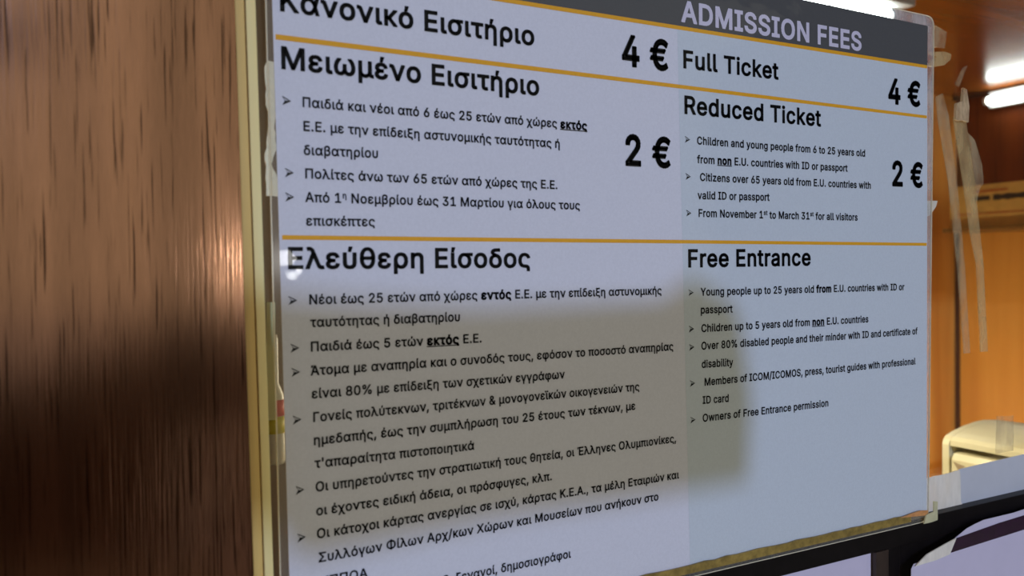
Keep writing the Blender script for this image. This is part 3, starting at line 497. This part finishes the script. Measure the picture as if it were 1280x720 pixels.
ω560|175 -5 129 2 90 23 60 58 41 107 34 170 39 227 59 293 87 344 116 379 185 379 128 300 101 225 96 170 99 128 109 94 126 69 149 54 177 49 203 53 224 67 239 91 248 122 251 245 310 245 311 141 321 91 344 59 368 50 397 50 423 60 450 94 461 128 463 189 455 243 438 289 416 328 375 379 443 379 472 345 494 308 521 229 525 170 523 126 514 89 491 44 469 23 430 2 400 -5 359 -4 328 7 304 24 288 49 273 88 285 88 282 77 270 47 253 23 220 2
ϊ189|139 -2 108 1 83 12 66 30 56 54 53 379 114 379 115 80 127 56 170 54 181 3;155 443 127 455 115 483 127 512 155 523 184 512 196 483 184 455;12 443 -17 455 -29 483 -17 512 12 523 40 512 52 483 40 455
ό415|207 -8 168 -4 133 8 102 27 76 53 56 85 42 123 34 187 42 253 56 291 76 323 102 349 133 369 168 380 207 384 247 380 282 369 314 349 339 323 359 291 373 253 381 187 378 143 367 103 350 68 327 39 299 16 265 1;207 46 248 53 288 83 311 131 319 187 311 245 288 292 248 323 207 330 167 323 127 292 104 245 96 187 104 131 127 83 167 53;186 429 198 529 263 529 229 429
ύ410|205 -7 168 -4 122 11 87 37 64 75 53 142 53 379 114 379 117 111 128 84 147 64 172 53 205 49 238 53 263 64 281 84 292 111 296 379 357 379 357 142 346 75 323 37 288 11 258 -1;184 429 196 529 260 529 226 429
ώ560|175 -5 129 2 90 23 60 58 41 107 34 170 39 227 59 293 87 344 116 379 185 379 128 300 101 225 96 170 99 128 109 94 126 69 149 54 177 49 203 53 224 67 239 91 248 122 251 245 310 245 311 141 321 91 344 59 368 50 397 50 423 60 450 94 461 128 463 189 455 243 438 289 416 328 375 379 443 379 472 345 494 308 521 229 525 170 523 126 514 89 491 44 469 23 430 2 400 -5 359 -4 328 7 304 24 288 49 273 88 285 88 282 77 270 47 253 23 220 2;259 429 271 529 336 529 302 429
€464|364 342 341 303 16 303 34 342;321 206 298 167 16 167 34 206;423 463 398 409 366 433 337 447 305 455 271 455 241 447 213 433 189 411 169 382 148 326 142 229 154 163 178 111 213 76 241 61 271 54 305 54 337 61 396 96 422 43 374 11 318 -5 264 -6 199 13 161 38 130 72 105 115 88 165 79 223 79 285 88 343 105 393 130 436 161 470 199 495 241 510 288 516 347 507 387 490
"""
FONT = {}
for line in GLYPHS.split('\n')[1:-1]:
    head, _, rest = line[1:].partition('|')
    cs = []
    for c in rest.split(';') if rest else []:
        v = [int(t) for t in c.split()]
        cs.append([(v[i]/1000, v[i+1]/1000) for i in range(0, len(v), 2)])
    FONT[line[0]] = (int(head)/1000, cs)
CAP = 0.509

def area2(p): return sum(p[i-1][0]*p[i][1]-p[i][0]*p[i-1][1] for i in range(len(p)))

def fill_tris(cs):
    """non-zero winding fill of the outlines, as trapezoids between all the heights that matter"""
    E = []
    for c in cs:
        for i in range(len(c)):
            (x0, y0), (x1, y1) = c[i-1], c[i]
            if abs(y0-y1) > 1e-7: E.append((x0, y0, x1, y1, 1) if y0 < y1 else (x1, y1, x0, y0, -1))
    ys = {y for c in cs for _, y in c}
    for i in range(len(E)):
        ax, ay, bx, by, _ = E[i]
        for j in range(i):
            cx, cy, dx, dy, _ = E[j]
            if ay >= dy or cy >= by: continue
            den = (bx-ax)*(dy-cy)-(by-ay)*(dx-cx)
            if abs(den) < 1e-12: continue
            t = ((cx-ax)*(dy-cy)-(cy-ay)*(dx-cx))/den; u = ((cx-ax)*(by-ay)-(cy-ay)*(bx-ax))/den
            if 0 < t < 1 and 0 < u < 1: ys.add(ay+t*(by-ay))
    ys = sorted(ys); pts = []; tr = []
    for lo, hi in zip(ys, ys[1:]):
        if hi-lo < 1e-6: continue
        mid = (lo+hi)/2; row = []
        for x0, y0, x1, y1, w in E:
            if y0 < mid < y1:
                g = (x1-x0)/(y1-y0)
                row.append((x0+g*(mid-y0), x0+g*(lo-y0), x0+g*(hi-y0), w))
        row.sort(); wind = 0
        for p in row:
            if wind == 0: left = p
            wind += p[3]
            if wind == 0:
                k = len(pts); pts += [(left[1], lo), (p[1], lo), (p[2], hi), (left[2], hi)]
                tr += [(k, k+1, k+2), (k, k+2, k+3)]
    return pts, tr

def outline_tris(cs, d):
    """a band of half-width d along every outline, to embolden"""
    pts = []; tr = []
    for c in cs:
        for i in range(len(c)):
            p, q = Vector(c[i-1]), Vector(c[i]); u = (q-p)
            if u.length < 1e-6: continue
            u.normalize(); n = Vector((-u.y, u.x))*d; e = u*d*0.7
            k = len(pts); pts += [tuple(p-n-e), tuple(q-n+e), tuple(q+n+e), tuple(p+n-e)]
            tr += [(k, k+1, k+2), (k, k+2, k+3)]
    return pts, tr

CACHE = {}
def glyph_tris(ch, d, union=False):
    key = (ch, d, union)
    if key not in CACHE:
        adv, cs = FONT[ch]
        if union and d and cs:
            big = area2(max(cs, key=lambda c: abs(area2(c))))
            p2, t2 = outline_tris(cs, d); quads = [p2[i:i+4] for i in range(0, len(p2), 4)]
            cs = cs+[q if area2(q)*big > 0 else q[::-1] for q in quads]
        pts, tr = fill_tris(cs)
        if d and not union:
            p2, t2 = outline_tris(cs, d); k = len(pts)
            pts = pts+p2; tr = tr+[(a+k, b+k, c+k) for a, b, c in t2]
        CACHE[key] = (adv, pts, tr)
    return CACHE[key]

def layout(body, fat, union=False):
    """body marks: *bold*  _underlined bold_  ^superscript^"""
    x = 0; verts = []; tris = []; bold = under = sup = False; u0 = 0
    for ch in body:
        if ch == '*': bold = not bold; continue
        if ch == '_':
            under = not under
            if under: u0 = x
            else:
                k = len(verts); verts += [(u0, -0.115), (x, -0.115), (x, -0.06), (u0, -0.06)]
                tris += [(k, k+1, k+2), (k, k+2, k+3)]
            continue
        if ch == '^': sup = not sup; continue
        d = fat+(0.017 if bold or under else 0)
        s, dy = (0.62, 0.24) if sup else (1.0, 0.0)
        adv, pts, tr = glyph_tris(ch, d, union)
        k = len(verts)
        verts += [(x+d*0.6+px*s, dy+py*s) for px, py in pts]
        tris += [(k+a, k+b, k+c) for a, b, c in tr]
        x += (adv+d*1.2)*s
    return verts, tris

# ---------------------------------------------------------------- the sign
sign = thing('admission_sign', 'large laminated admission fees sign in Greek and English on the booth window', 'sign', (0.29, 0.0, 1.5))
OX = 290.0    # the sign's own origin, millimetres
def mmv(x, y, z): return ((x-OX)/1000, y, z/1000)

def plate(name, pts, y0, y1, m, parent=sign):
    bm = B()
    prism_xz(bm, [((x-OX)/1000, z/1000) for x, z in pts], y0, y1)
    return obj(name, bm, m, parent)

def rounded(c, r, seg=5):
    out = []; n = len(c)
    for i in range(n):
        a, b, e = Vector(c[i-1]), Vector(c[i]), Vector(c[(i+1) % n])
        p, q = b+(a-b).normalized()*r, b+(e-b).normalized()*r
        for k in range(seg+1):
            t = k/seg; w = p*(1-t)**2+b*2*t*(1-t)+q*t*t
            out.append((w.x, w.y))
    return out

PAPER = [(80.3, -161.6), (497.8, -162.6), (500.0, 157.4), (76.6, 160.0)]
plate('paper', PAPER, -0.0006, 0.0, M['paper'])
Y1, Y2 = -0.00075, -0.0009   # print sits on the paper
plate('price_column_tint', [(291.2, 129), (291.2, 119)][:0] or [(296.8, -162), (497.6, -162.4), (499.4, 130.2), (291.0, 129.0)], -0.0007, -0.00065, M['cell'])
plate('header_band', [(76.9, 129.6), (499.6, 131.4), (500.0, 157.4), (76.6, 160.0)], -0.0007, -0.00065, M['band'])
for a in ([(76.9, 127.9), (499.4, 129.6), (499.4, 131.7), (76.9, 129.9)],
          [(78.2, 97.7), (498.9, 96.9), (498.9, 98.8), (78.2, 99.9)],
          [(79.4, 14.5), (498.4, 13.4), (498.4, 15.3), (79.4, 16.4)]):
    plate('rule_line', a, Y1, -0.0007, M['gold'])

def text(name, body, x0, z0, x1, z1, cap, fat=0.0, mat='ink'):
    v, t = layout(body, fat, mat == 'white_ink')
    xs = [p[0] for p in v]; lo, hi = min(xs), max(xs)
    s = cap/CAP; k = (x1-x0)/(hi-lo)
    me = bpy.data.meshes.new(name)
    me.from_pydata([mmv(x0+(x-lo)*k, Y2, z0+(z1-z0)*(x-lo)/(hi-lo)+y*s) for x, y in v], [], t)
    me.materials.append(M[mat])
    # face the letters outwards (towards -y)
    bm = bmesh.new(); bm.from_mesh(me)
    bm.normal_update()
    bmesh.ops.reverse_faces(bm, faces=[f for f in bm.faces if f.normal.y > 0])
    bm.to_mesh(me); bm.free()
    o = bpy.data.objects.new(name, me); C.objects.link(o); o.parent = sign
    return o

HB = 0.021
for body, x0, z0, x1, z1, cap in (
        ('Κανονικό Εισιτήριο', 80.2, 110.0, 202.3, 109.8, 8.9), ('Μειωμένο Εισιτήριο', 80.3, 86.0, 204.7, 85.8, 8.9),
        ('Ελεύθερη Είσοδος', 81.6, 2.4, 198.6, 2.0, 8.7),
        ('Full Ticket', 294.8, 108.7, 365.3, 109.4, 9.2), ('Reduced Ticket', 295.3, 84.2, 400.1, 84.8, 9.3),
        ('Free Entrance', 297.0, 1.2, 390.7, 1.5, 9.3)):
    text('heading_text', body, x0, z0, x1, z1, cap, HB)
text('title_text', 'ADMISSION FEES', 293.5, 133.5, 436.0, 134.0, 10.8, 0.024, 'white_ink')
for body, x0, z0, x1, z1 in (('4 €', 254.2, 106.1, 284.6, 106.3), ('2 €', 255.8, 54.7, 285.6, 54.7),
                             ('4 €', 460.7, 104.0, 492.2, 104.4), ('2 €', 464.2, 51.9, 494.5, 51.9)):
    text('price_text', body, x0, z0, x1, z1, 15.1, 0.026)
GREEK = [
    ('Παιδιά και νέοι από 6 έως 25 ετών από χώρες _εκτός_', 88.9, 70.7, 232.5, 70.8),
    ('Ε.Ε. με την επίδειξη αστυνομικής ταυτότητας ή', 89.1, 60.6, 216.1, 60.9),
    ('διαβατηρίου', 89.0, 50.5, 121.9, 50.9),
    ('Πολίτες άνω των 65 ετών από χώρες της Ε.Ε.', 89.5, 40.6, 214.5, 40.5),
    ('Από 1^η^ Νοεμβρίου έως 31 Μαρτίου για όλους τους', 89.3, 30.6, 227.6, 30.7),
    ('επισκέπτες', 89.5, 20.6, 120.0, 20.7),
    ('Νέοι έως 25 ετών από χώρες *εντός* Ε.Ε. με την επίδειξη αστυνομικής', 90.3, -12.9, 278.7, -13.2),
    ('ταυτότητας ή διαβατηρίου', 90.5, -22.6, 160.5, -22.8),
    ('Παιδιά έως 5 ετών _εκτός_ Ε.Ε.', 90.6, -33.0, 171.6, -33.3),
    ('Άτομα με αναπηρία και ο συνοδός τους, εφόσον το ποσοστό αναπηρίας', 90.3, -43.2, 286.3, -43.4),
    ('είναι 80% με επίδειξη των σχετικών εγγράφων', 90.6, -53.1, 217.5, -53.6),
    ('Γονείς πολύτεκνων, τριτέκνων & μονογονεϊκών οικογενειών της', 91.1, -63.2, 263.4, -63.3),
    ('ημεδαπής, έως την συμπλήρωση του 25 έτους των τέκνων, με', 91.2, -73.1, 260.7, -73.2),
    ("τ'απαραίτητα πιστοποιητικά", 91.3, -83.0, 167.0, -83.6),
    ('Οι υπηρετούντες την στρατιωτική τους θητεία, οι Έλληνες Ολυμπιονίκες,', 91.6, -93.2, 287.6, -93.2),
    ('οι έχοντες ειδική άδεια, οι πρόσφυγες, κλπ.', 91.7, -103.5, 209.3, -103.6),
    ('Οι κάτοχοι κάρτας ανεργίας σε ισχύ, κάρτας Κ.Ε.Α., τα μέλη Εταιριών και', 91.8, -113.4, 289.4, -113.1),
    ('Συλλόγων Φίλων Αρχ/κων Χώρων και Μουσείων που ανήκουν στο', 92.3, -123.8, 275.3, -123.0),
    ('ΥΠΠΟΑ', 92.6, -134.4, 114.1, -134.2),
    ('Μέλη ICOM & ICOMOS, ξεναγοί, δημοσιογράφοι', 92.8, -144.9, 219.9, -144.1)]
for g in GREEK: text('greek_text_line', *g, 4.05, 0.019)
ENGLISH = [
    ('Children and young people from 6 to 25 years old', 303.9, 68.1, 438.9, 68.7),
    ('from _non_ E.U. countries with ID or passport', 303.8, 57.9, 423.0, 58.7),
    ('Citizens over 65 years old from E.U. countries with', 305.8, 48.3, 444.0, 48.9),
    ('valid ID or passport', 304.0, 38.3, 357.5, 38.9),
    ('From November 1^st^ to March 31^st^ for all visitors', 304.6, 28.6, 431.8, 28.8),
    ('Young people up to 25 years old *from* E.U. countries with ID or', 305.6, -14.6, 475.7, -15.2),
    ('passport', 305.6, -24.4, 328.7, -24.6),
    ('Children up to 5 years old from _non_ E.U. countries', 305.9, -34.6, 441.3, -34.6),
    ('Over 80% disabled people and their minder with ID and certificate of', 305.8, -44.3, 488.7, -44.3),
    ('disability', 305.9, -54.3, 328.8, -54.6),
    ('Members of ICOM/ICOMOS, press, tourist guides with professional', 307.9, -64.3, 486.6, -63.9),
    ('ID card', 306.4, -74.2, 325.3, -74.6),
    ('Owners of Free Entrance permission', 306.3, -84.1, 405.1, -84.2)]
for g in ENGLISH: text('english_text_line', *g, 4.1, 0.020)

def bullet(x, z, w, h):
    """arrowhead pointing right, lower half solid, upper half outlined"""
    bm = B()
    P = lambda a, b: mmv(x+a*w, Y2, z+b*h)
    def face(*ps): bm.faces.new([bm.verts.new(P(*p)) for p in ps])
    face((0.0, -0.5), (1.0, 0.0), (0.30, 0.0))
    face((0.0, 0.5), (0.07, 0.36), (0.80, 0.0), (1.0, 0.0))
    face((0.0, 0.5), (0.07, 0.36), (0.38, 0.0), (0.30, 0.0))
    bm.normal_update()
    bmesh.ops.reverse_faces(bm, faces=[f for f in bm.faces if f.normal.y > 0])
    me = bpy.data.meshes.new('bullet_mark'); bm.to_mesh(me); bm.free()
    me.materials.append(M['ink'])
    o = bpy.data.objects.new('bullet_mark', me); C.objects.link(o); o.parent = sign
for x, z in ((80.4, 72.6), (81.0, 42.6), (81.0, 32.4), (81.5, -11.1), (82.0, -31.2), (82.2, -41.4), (82.4, -61.6), (83.1, -91.6), (83.4, -111.9)):
    bullet(x, z, 3.7, 3.9)
for x, z in ((295.4, 70.2), (295.7, 50.2), (295.9, 30.4), (297.0, -12.8), (297.1, -32.6), (297.2, -42.6), (297.5, -62.4), (297.6, -82.4)):
    bullet(x, z, 3.6, 3.7)

# clear laminate margin around the sheet: a ring of film with rounded corners
LAM = rounded([(76.2, -168.4), (499.6, -169.0), (506.6, 164.2), (73.9, 166.5)], 7.0)
INN = rounded(PAPER, 1.0, 5)
bm = B()
for y in (-0.0008, 0.0001):
    a = [bm.verts.new(mmv(x, y, z)) for x, z in LAM]; b = [bm.verts.new(mmv(x, y, z)) for x, z in INN]
    for i in range(len(a)):
        bm.faces.new((a[i], a[(i+1) % len(a)], b[(i+1) % len(a)], b[i]))
bm.faces.ensure_lookup_table()
for f in bm.faces: f.material_index = 1 if f.calc_center_median().z < -0.160 or f.calc_center_median().x < -0.205 else 0
obj('laminate_margin', bm, [M['edge_film'], M['edge_clear']], sign)
bm = B()
a = [(bm.verts.new(mmv(x, -0.0009, z)), bm.verts.new(mmv(x, 0.0002, z))) for x, z in LAM]
LAM2 = [((x-290)*0.9978+290, (z+2)*0.9972-2) for x, z in LAM]
b = [bm.verts.new(mmv(x, -0.0009, z)) for x, z in LAM2]
for i in range(len(a)):
    j = (i+1) % len(a)
    bm.faces.new((a[i][0], a[j][0], a[j][1], a[i][1])); bm.faces.new((a[i][0], b[i], b[j], a[j][0]))
obj('laminate_rim', bm, M['edge_line'], sign)['label'] = 'pale glinting cut edge of the laminate'

# ---------------------------------------------------------------- tape and paper around the sign
def sheet(name, label, cat, pts, y0, y1, m, group=None, parent=None):
    if y0 in (0.0075, 0.0100, 0.0102): pts = [(x*1.0298, 1.5+(z-1.5)*1.0298) for x, z in pts]   # outline was measured in the sign's plane
    cx = sum(p[0] for p in pts)/len(pts); cz = sum(p[1] for p in pts)/len(pts)
    bm = B(); prism_xz(bm, [(x-cx, z-cz) for x, z in pts], y0, y1)
    o = obj(name, bm, m); o.location = (cx, 0, cz)
    return tag(o, label, cat, group)

gold = [(0.2, 1.3372), (0.35, 1.3348), (0.4886, 1.3335)]
sheet('adhesive_tape', 'long yellow-brown tape strip along the bottom edge of the sign', 'tape',
      [(0.085, 1.3345), (0.4800, 1.3338)] + [(0.4800-i*0.0079, 1.3388+random.uniform(-.0004, .0004)) for i in range(51)], -0.0022, -0.0012, M['gold_tape'])
sheet('adhesive_tape', 'small orange tape scrap near the lower right corner of the sign', 'tape',
      [(0.4690, 1.3384), (0.4945, 1.3362), (0.4962, 1.3392), (0.4880, 1.3402), (0.4790, 1.3396)], -0.0032, -0.0024, M['orange_tape'])
sheet('adhesive_tape', 'cream square of tape holding the lower right corner of the sign', 'tape',
      ragged([(0.4905, 1.3315), (0.5040, 1.3318), (0.5042, 1.3440), (0.5005, 1.3446), (0.5000, 1.3378), (0.4925, 1.3372)], 0.0003, 0.004), -0.0042, -0.0034, M['cream_tape'])
sheet('tape_residue', 'ragged pale yellow tape residue on the glass left of the sign', 'tape',
      ragged([(0.0732, 1.5325), (0.0782, 1.5325), (0.0783, 1.5400), (0.0755, 1.5460), (0.0776, 1.5520), (0.0772, 1.5610), (0.0781, 1.5700), (0.0781, 1.5885), (0.0750, 1.5888), (0.0738, 1.5862),
              (0.0740, 1.5700), (0.0752, 1.5640), (0.0744, 1.5580), (0.0732, 1.5500)], 0.0003, 0.0022), 0.0100, 0.0109, M['residue'])
sheet('adhesive_tape', 'left one of two long yellowed tape strips hanging on the glass', 'tape',
      [(0.5090, 1.6120), (0.5110, 1.5980), (0.5218, 1.5576), (0.5311, 1.5012), (0.5385, 1.4400), (0.5450, 1.4400), (0.5392, 1.5011), (0.5306, 1.5580), (0.5221, 1.6009), (0.5160, 1.6150)],
      0.0100, 0.0108, M['tape_clear'], 'long tape strips on the glass')
sheet('adhesive_tape', 'right one of two long yellowed tape strips, crossing in front of the yellow carton', 'tape',
      [(0.5270, 1.6000), (0.5373, 1.5583), (0.5451, 1.5230), (0.5522, 1.5011), (0.5570, 1.4400), (0.5650, 1.4400), (0.5600, 1.5010), (0.5562, 1.5232), (0.5500, 1.5587), (0.5405, 1.6010)],
      0.0100, 0.0108, M['tape_yellow'], 'long tape strips on the glass')
sheet('adhesive_tape', 'faint ragged tape remnant to the right of the two long strips', 'tape',
      ragged([(0.5440, 1.5900), (0.5500, 1.5860), (0.5595, 1.5700), (0.5605, 1.5560), (0.5560, 1.5530), (0.5535, 1.5450), (0.5505, 1.5580)], 0.0006, 0.004), 0.0102, 0.0108, M['tape_clear'])
sheet('adhesive_tape', 'crumpled cream tape knot at the top of the long tape strips', 'tape',
      ragged([(0.5260, 1.5980), (0.5395, 1.5975), (0.5405, 1.6080), (0.5385, 1.6185), (0.5345, 1.6200), (0.5330, 1.6105), (0.5275, 1.6090)], 0.0005, 0.004), 0.0075, 0.0095, M['tape_knot'])
sheet('adhesive_tape', 'thin slanting clear tape sliver above the tape knot', 'tape',
      [(0.5295, 1.6225), (0.5335, 1.6210), (0.5425, 1.6360), (0.5380, 1.6345)], 0.0100, 0.0108, M['tape_clear'])
sheet('adhesive_tape', 'folded yellow tape loop sticking out at the upper right corner of the sign', 'tape',
      [(0.5025, 1.6322), (0.5075, 1.6318), (0.5190, 1.6342), (0.5255, 1.6385), (0.5262, 1.6422), (0.5200, 1.6432), (0.5100, 1.6420), (0.5030, 1.6412), (0.5110, 1.6385), (0.5060, 1.6365)], 0.0004, 0.0020, M['tape_yellow'])
sheet('adhesive_tape', 'faint clear tape patch above the folded yellow tape loop', 'tape',
      ragged([(0.5040, 1.6450), (0.5180, 1.6450), (0.5200, 1.6560), (0.5060, 1.6600)], 0.0006, 0.004), 0.0100, 0.0108, M['tape_clear'])
sheet('paper_scrap', 'small white torn paper corner sticking out at the right edge of the sign', 'paper',
      [(0.4990, 1.5432), (0.5114, 1.5434), (0.5098, 1.5395), (0.5040, 1.5340), (0.4990, 1.5320)], 0.0004, 0.0010, M['scrap'])

sheet('paper_strip', 'grey-white paper strip along the foot of the glass, right of the sign', 'paper',
      [(0.5462, 1.3318), (0.8800, 1.3318), (0.8800, 1.3640), (0.6290, 1.3592), (0.5475, 1.3574), (0.5462, 1.3565)], 0.0092, 0.0098, M['strip_paper'])
sheet('adhesive_tape', 'frosted tape square on the left end of the grey-white paper strip', 'tape',
      ragged([(0.5060, 1.3318), (0.5500, 1.3318), (0.5480, 1.3350), (0.5470, 1.3570), (0.5140, 1.3562), (0.5060, 1.3560)], 0.0003, 0.005), 0.0084, 0.0091, M['tape_frost'])
sheet('adhesive_tape', 'clear upright tape piece on the glass in front of the cream machine', 'tape',
      ragged([(0.5745, 1.3670), (0.5948, 1.3672), (0.5948, 1.3918), (0.5757, 1.3936)], 0.0004, 0.003), 0.0100, 0.0108, M['tape_clear'])

# posters taped in the lower panes
pt = thing('poster', 'lavender-white poster with a dark purple band, curling over the dark window bar', 'poster', (0.55, 0, 1.25))
def local(pts): return [(x-0.55, z-1.25) for x, z in pts]
POST = [(0.4735, 1.1250), (0.4735, 1.3055), (0.4760, 1.3085), (0.4886, 1.3085), (0.5109, 1.3105), (0.5181, 1.3184), (0.5306, 1.3229), (0.5400, 1.3246), (0.5491, 1.3258), (0.5832, 1.3256), (0.6015, 1.3264), (0.75, 1.3290), (0.75, 1.1250)]
def curl(z): return -0.0030-0.02*(z-1.125)
def curled(name, pts, off, th, m, parent):
    bm = B()
    a = [bm.verts.new((x-0.55, curl(z)-off-th, z-1.25)) for x, z in pts]; b = [bm.verts.new((x-0.55, curl(z)-off, z-1.25)) for x, z in pts]
    n = len(pts)
    bm.faces.new(a); bm.faces.new(b[::-1])
    for i in range(n): bm.faces.new((a[i], b[i], b[(i+1) % n], a[(i+1) % n]))
    bmesh.ops.triangulate(bm, faces=[f for f in bm.faces if len(f.verts) > 4])
    return obj(name, bm, m, parent)
low = [p for p in POST]
curled('sheet', low, 0.0, 0.0003, M['poster_paper'], pt)
curled('printed_band', [(0.5109, 1.3093), (0.6015, 1.3118), (0.75, 1.3150), (0.75, 1.3255), (0.6015, 1.3222), (0.5660, 1.3211), (0.5181, 1.3182)], 0.0004, 0.0002, M['purple_band'], pt)['label'] = 'dark purple printed band'
sheet('adhesive_tape', 'translucent cream tape triangle at the corner of the curling poster', 'tape',
      [(0.4755, 1.3075), (0.4870, 1.3132), (0.5040, 1.3165), (0.5175, 1.3188), (0.5105, 1.3092), (0.4960, 1.3078)], -0.0085, -0.0078, M['tape_frost'])
sheet('poster', 'plain lavender-white poster under the dark bar, left of the upright mullion', 'poster',
      [(0.20, 1.130), (0.4500, 1.130), (0.4500, 1.3172), (0.20, 1.3172)], 0.0050, 0.0056, M['poster_paper'])

# ---------------------------------------------------------------- things inside the booth
mc = thing('office_machine', 'cream plastic office machine with rounded lid behind the glass, lower right', 'machine', (0.98, 0.15, 1.04))
def L(pts): return [(x-0.98, z-1.04) for x, z in pts]
SHELL = [(0.8817, 1.04), (0.8817, 1.2960), (0.8835, 1.3010), (0.8880, 1.3050), (0.8994, 1.3085), (0.9200, 1.3125), (0.9400, 1.3150), (0.9600, 1.3158), (0.9850, 1.3135), (1.0150, 1.3085), (1.0500, 1.3010), (1.12, 1.286), (1.20, 1.27), (1.20, 1.04)]
bm = B(); prism_xz(bm, L(SHELL), 0.092, 0.100); obj('rear_panel', bm, M['cream_plastic'], mc)
top = SHELL[2:13]
lidp = top + [(x, z-0.006) for x, z in top[::-1]]
bm = B(); prism_xz(bm, L(lidp), -0.10, 0.0915); obj('lid', bm, M['cream_plastic'], mc)
bodyp = [(0.8990, 1.04), (0.8990, 1.2760), (0.9040, 1.2860), (0.9150, 1.2905), (1.02, 1.288), (1.19, 1.262), (1.19, 1.04)]
bm = B(); prism_xz(bm, L(bodyp), -0.095, 0.0915); obj('body', bm, M['cream_plastic'], mc)
frontp = [(0.8850, 1.04), (0.8850, 1.2790), (0.8880, 1.2860), (0.8980, 1.2875), (0.8985, 1.04)]
bm = B(); prism_xz(bm, L(frontp), -0.095, 0.0910); obj('front_cover', bm, M['cream_plastic'], mc)
bm = B()
a = [bm.verts.new((0.8847-0.98, y, z-1.04)) for y, z in ((0.0890, 1.2770), (0.0740, 1.2740), (0.0830, 1.2680))]
bm.faces.new(a); obj('triangle_sticker', bm, M['sticker'], mc)

# carton on a shelf along the right wall
ct = thing('carton', 'long yellow carton with dark printed words on a wall shelf', 'box', (2.86, 1.0, 1.633))
bm = B(); box(bm, -0.075, 0.075, -0.48, 0.520, 0.0, 0.146, 0.004); obj('box_body', bm, M['carton'], ct)
def face_mark(name, y0, y1, z0, z1, m):
    """one blurred printed word: a run of touching letter blocks of uneven height"""
    n = max(2, int((y1-y0)/0.016)); c = (z0+z1)/2; top = []; bot = []
    for i in range(n+1):
        y = y0+(y1-y0)*i/n; h = (z1-z0)/2*random.uniform(0.6, 1.0)
        top.append((y, c+h)); bot.append((y, c-h*0.9))
    bm = B(); pts = bot+top[::-1]
    a = [bm.verts.new((-0.0765, y, z)) for y, z in pts]; b = [bm.verts.new((-0.0752, y, z)) for y, z in pts]
    bm.faces.new(a); bm.faces.new(b[::-1])
    for i in range(len(pts)): bm.faces.new((a[i], b[i], b[(i+1) % len(pts)], a[(i+1) % len(pts)]))
    return obj(name, bm, m, ct)
for y0, y1 in ((0.372, 0.435), (0.10, 0.360), (-0.10, 0.08)): face_mark('printed_word', y0, y1, 0.086, 0.110, M['carton_print'])
face_mark('printed_stripe', -0.10, 0.49, 0.042, 0.050, M['carton_red'])
face_mark('printed_logo', 0.31, 0.43, 0.117, 0.128, M['carton_red'])
sh = obj('wall_shelf', box(B(), -0.10, 0.0845, -0.52, 0.53, -0.014, -0.0005, 0.002), M['shelf'])
sh.location = (2.86, 1.0, 1.633)
tag(sh, 'thin brown wall shelf board under the yellow carton', 'shelf')

# fluorescent lamps
fl = thing('fluorescent_lamp', 'glowing fluorescent tube lamp on the right wall just under the wooden ceiling', 'lamp', (2.92, 1.0, 2.09))
obj('housing', box(B(), 0.0, 0.024, -0.50, 0.460, -0.028, 0.030, 0.003), M['housing'], fl)
obj('tube', tube(B(), (-0.018, -0.46, -0.004), (-0.018, 0.450, -0.004), 0.013), M['tube'], fl, True)
obj('end_cap', tube(B(), (-0.018, 0.4505, -0.004), (-0.018, 0.462, -0.004), 0.015), M['housing'], fl)
obj('end_cap', tube(B(), (-0.018, -0.472, -0.004), (-0.018, -0.4605, -0.004), 0.015), M['housing'], fl)
f2 = thing('fluorescent_lamp', 'fluorescent lamp on the booth ceiling, peeking over the top edge of the sign', 'lamp', (1.57, 0.95, 2.13))
obj('housing', box(B(), -0.17, 0.17, -0.05, 0.05, -0.028, -0.0005, 0.004), M['housing'], f2)
obj('tube', tube(B(), (-0.15, 0, -0.042), (0.14, 0, -0.042), 0.013), M['tube'], f2, True)
obj('end_cap', tube(B(), (0.1405, 0, -0.042), (0.155, 0, -0.042), 0.015), M['housing'], f2)

# things glimpsed in the gap between the wooden bead and the sign
pg = sheet('card_strip', 'pale green folded card standing behind the glass left of the sign', 'card',
           [(0.0840, 1.4290), (0.0880, 1.4290), (0.0888, 1.4864), (0.0846, 1.4866)], 0.058, 0.0605, M['pale_green'])
bt = thing('bottle', 'small white bottle with red and yellow label behind the glass left of the sign', 'bottle', (0.0885, 0.066, 1.40))
def lathe(name, prof, m, parent, seg=20):
    bm = B(); rings = []
    for r, z in prof:
        rings.append([bm.verts.new((r*math.cos(2*math.pi*i/seg), r*math.sin(2*math.pi*i/seg), z)) for i in range(seg)])
    for k in range(len(rings)-1):
        for i in range(seg): bm.faces.new((rings[k][i], rings[k][(i+1) % seg], rings[k+1][(i+1) % seg], rings[k+1][i]))
    bm.faces.new(rings[0][::-1]); bm.faces.new(rings[-1])
    return obj(name, bm, m, parent, True)
lathe('bottle_body', [(0.0050, 0.006), (0.0055, 0.0075), (0.0055, 0.040), (0.0030, 0.046), (0.0030, 0.068), (0.0026, 0.070)], M['white_plastic'], bt)
lathe('red_label', [(0.0057, 0.030), (0.0057, 0.038)], M['red'], bt)
lathe('yellow_label', [(0.0057, 0.0215), (0.0057, 0.0298)], M['yellow'], bt)

# glowing globe on a post, added out of view to put a glare on the sign
gl = thing('globe_lamp', 'round white lamp seen only as a bright glare on the left of the sign', 'lamp', (1.17, -4.75, 1.235))
lathe('lamp_post', [(0.03, 0.0), (0.03, 0.02), (0.014, 0.03), (0.014, 0.27)], M['dark_metal'], gl)
bm = B(); bmesh.ops.create_icosphere(bm, subdivisions=3, radius=0.085)
bmesh.ops.translate(bm, verts=bm.verts, vec=(0, 0, 0.35)); obj('globe', bm, M['globe'], gl, True)
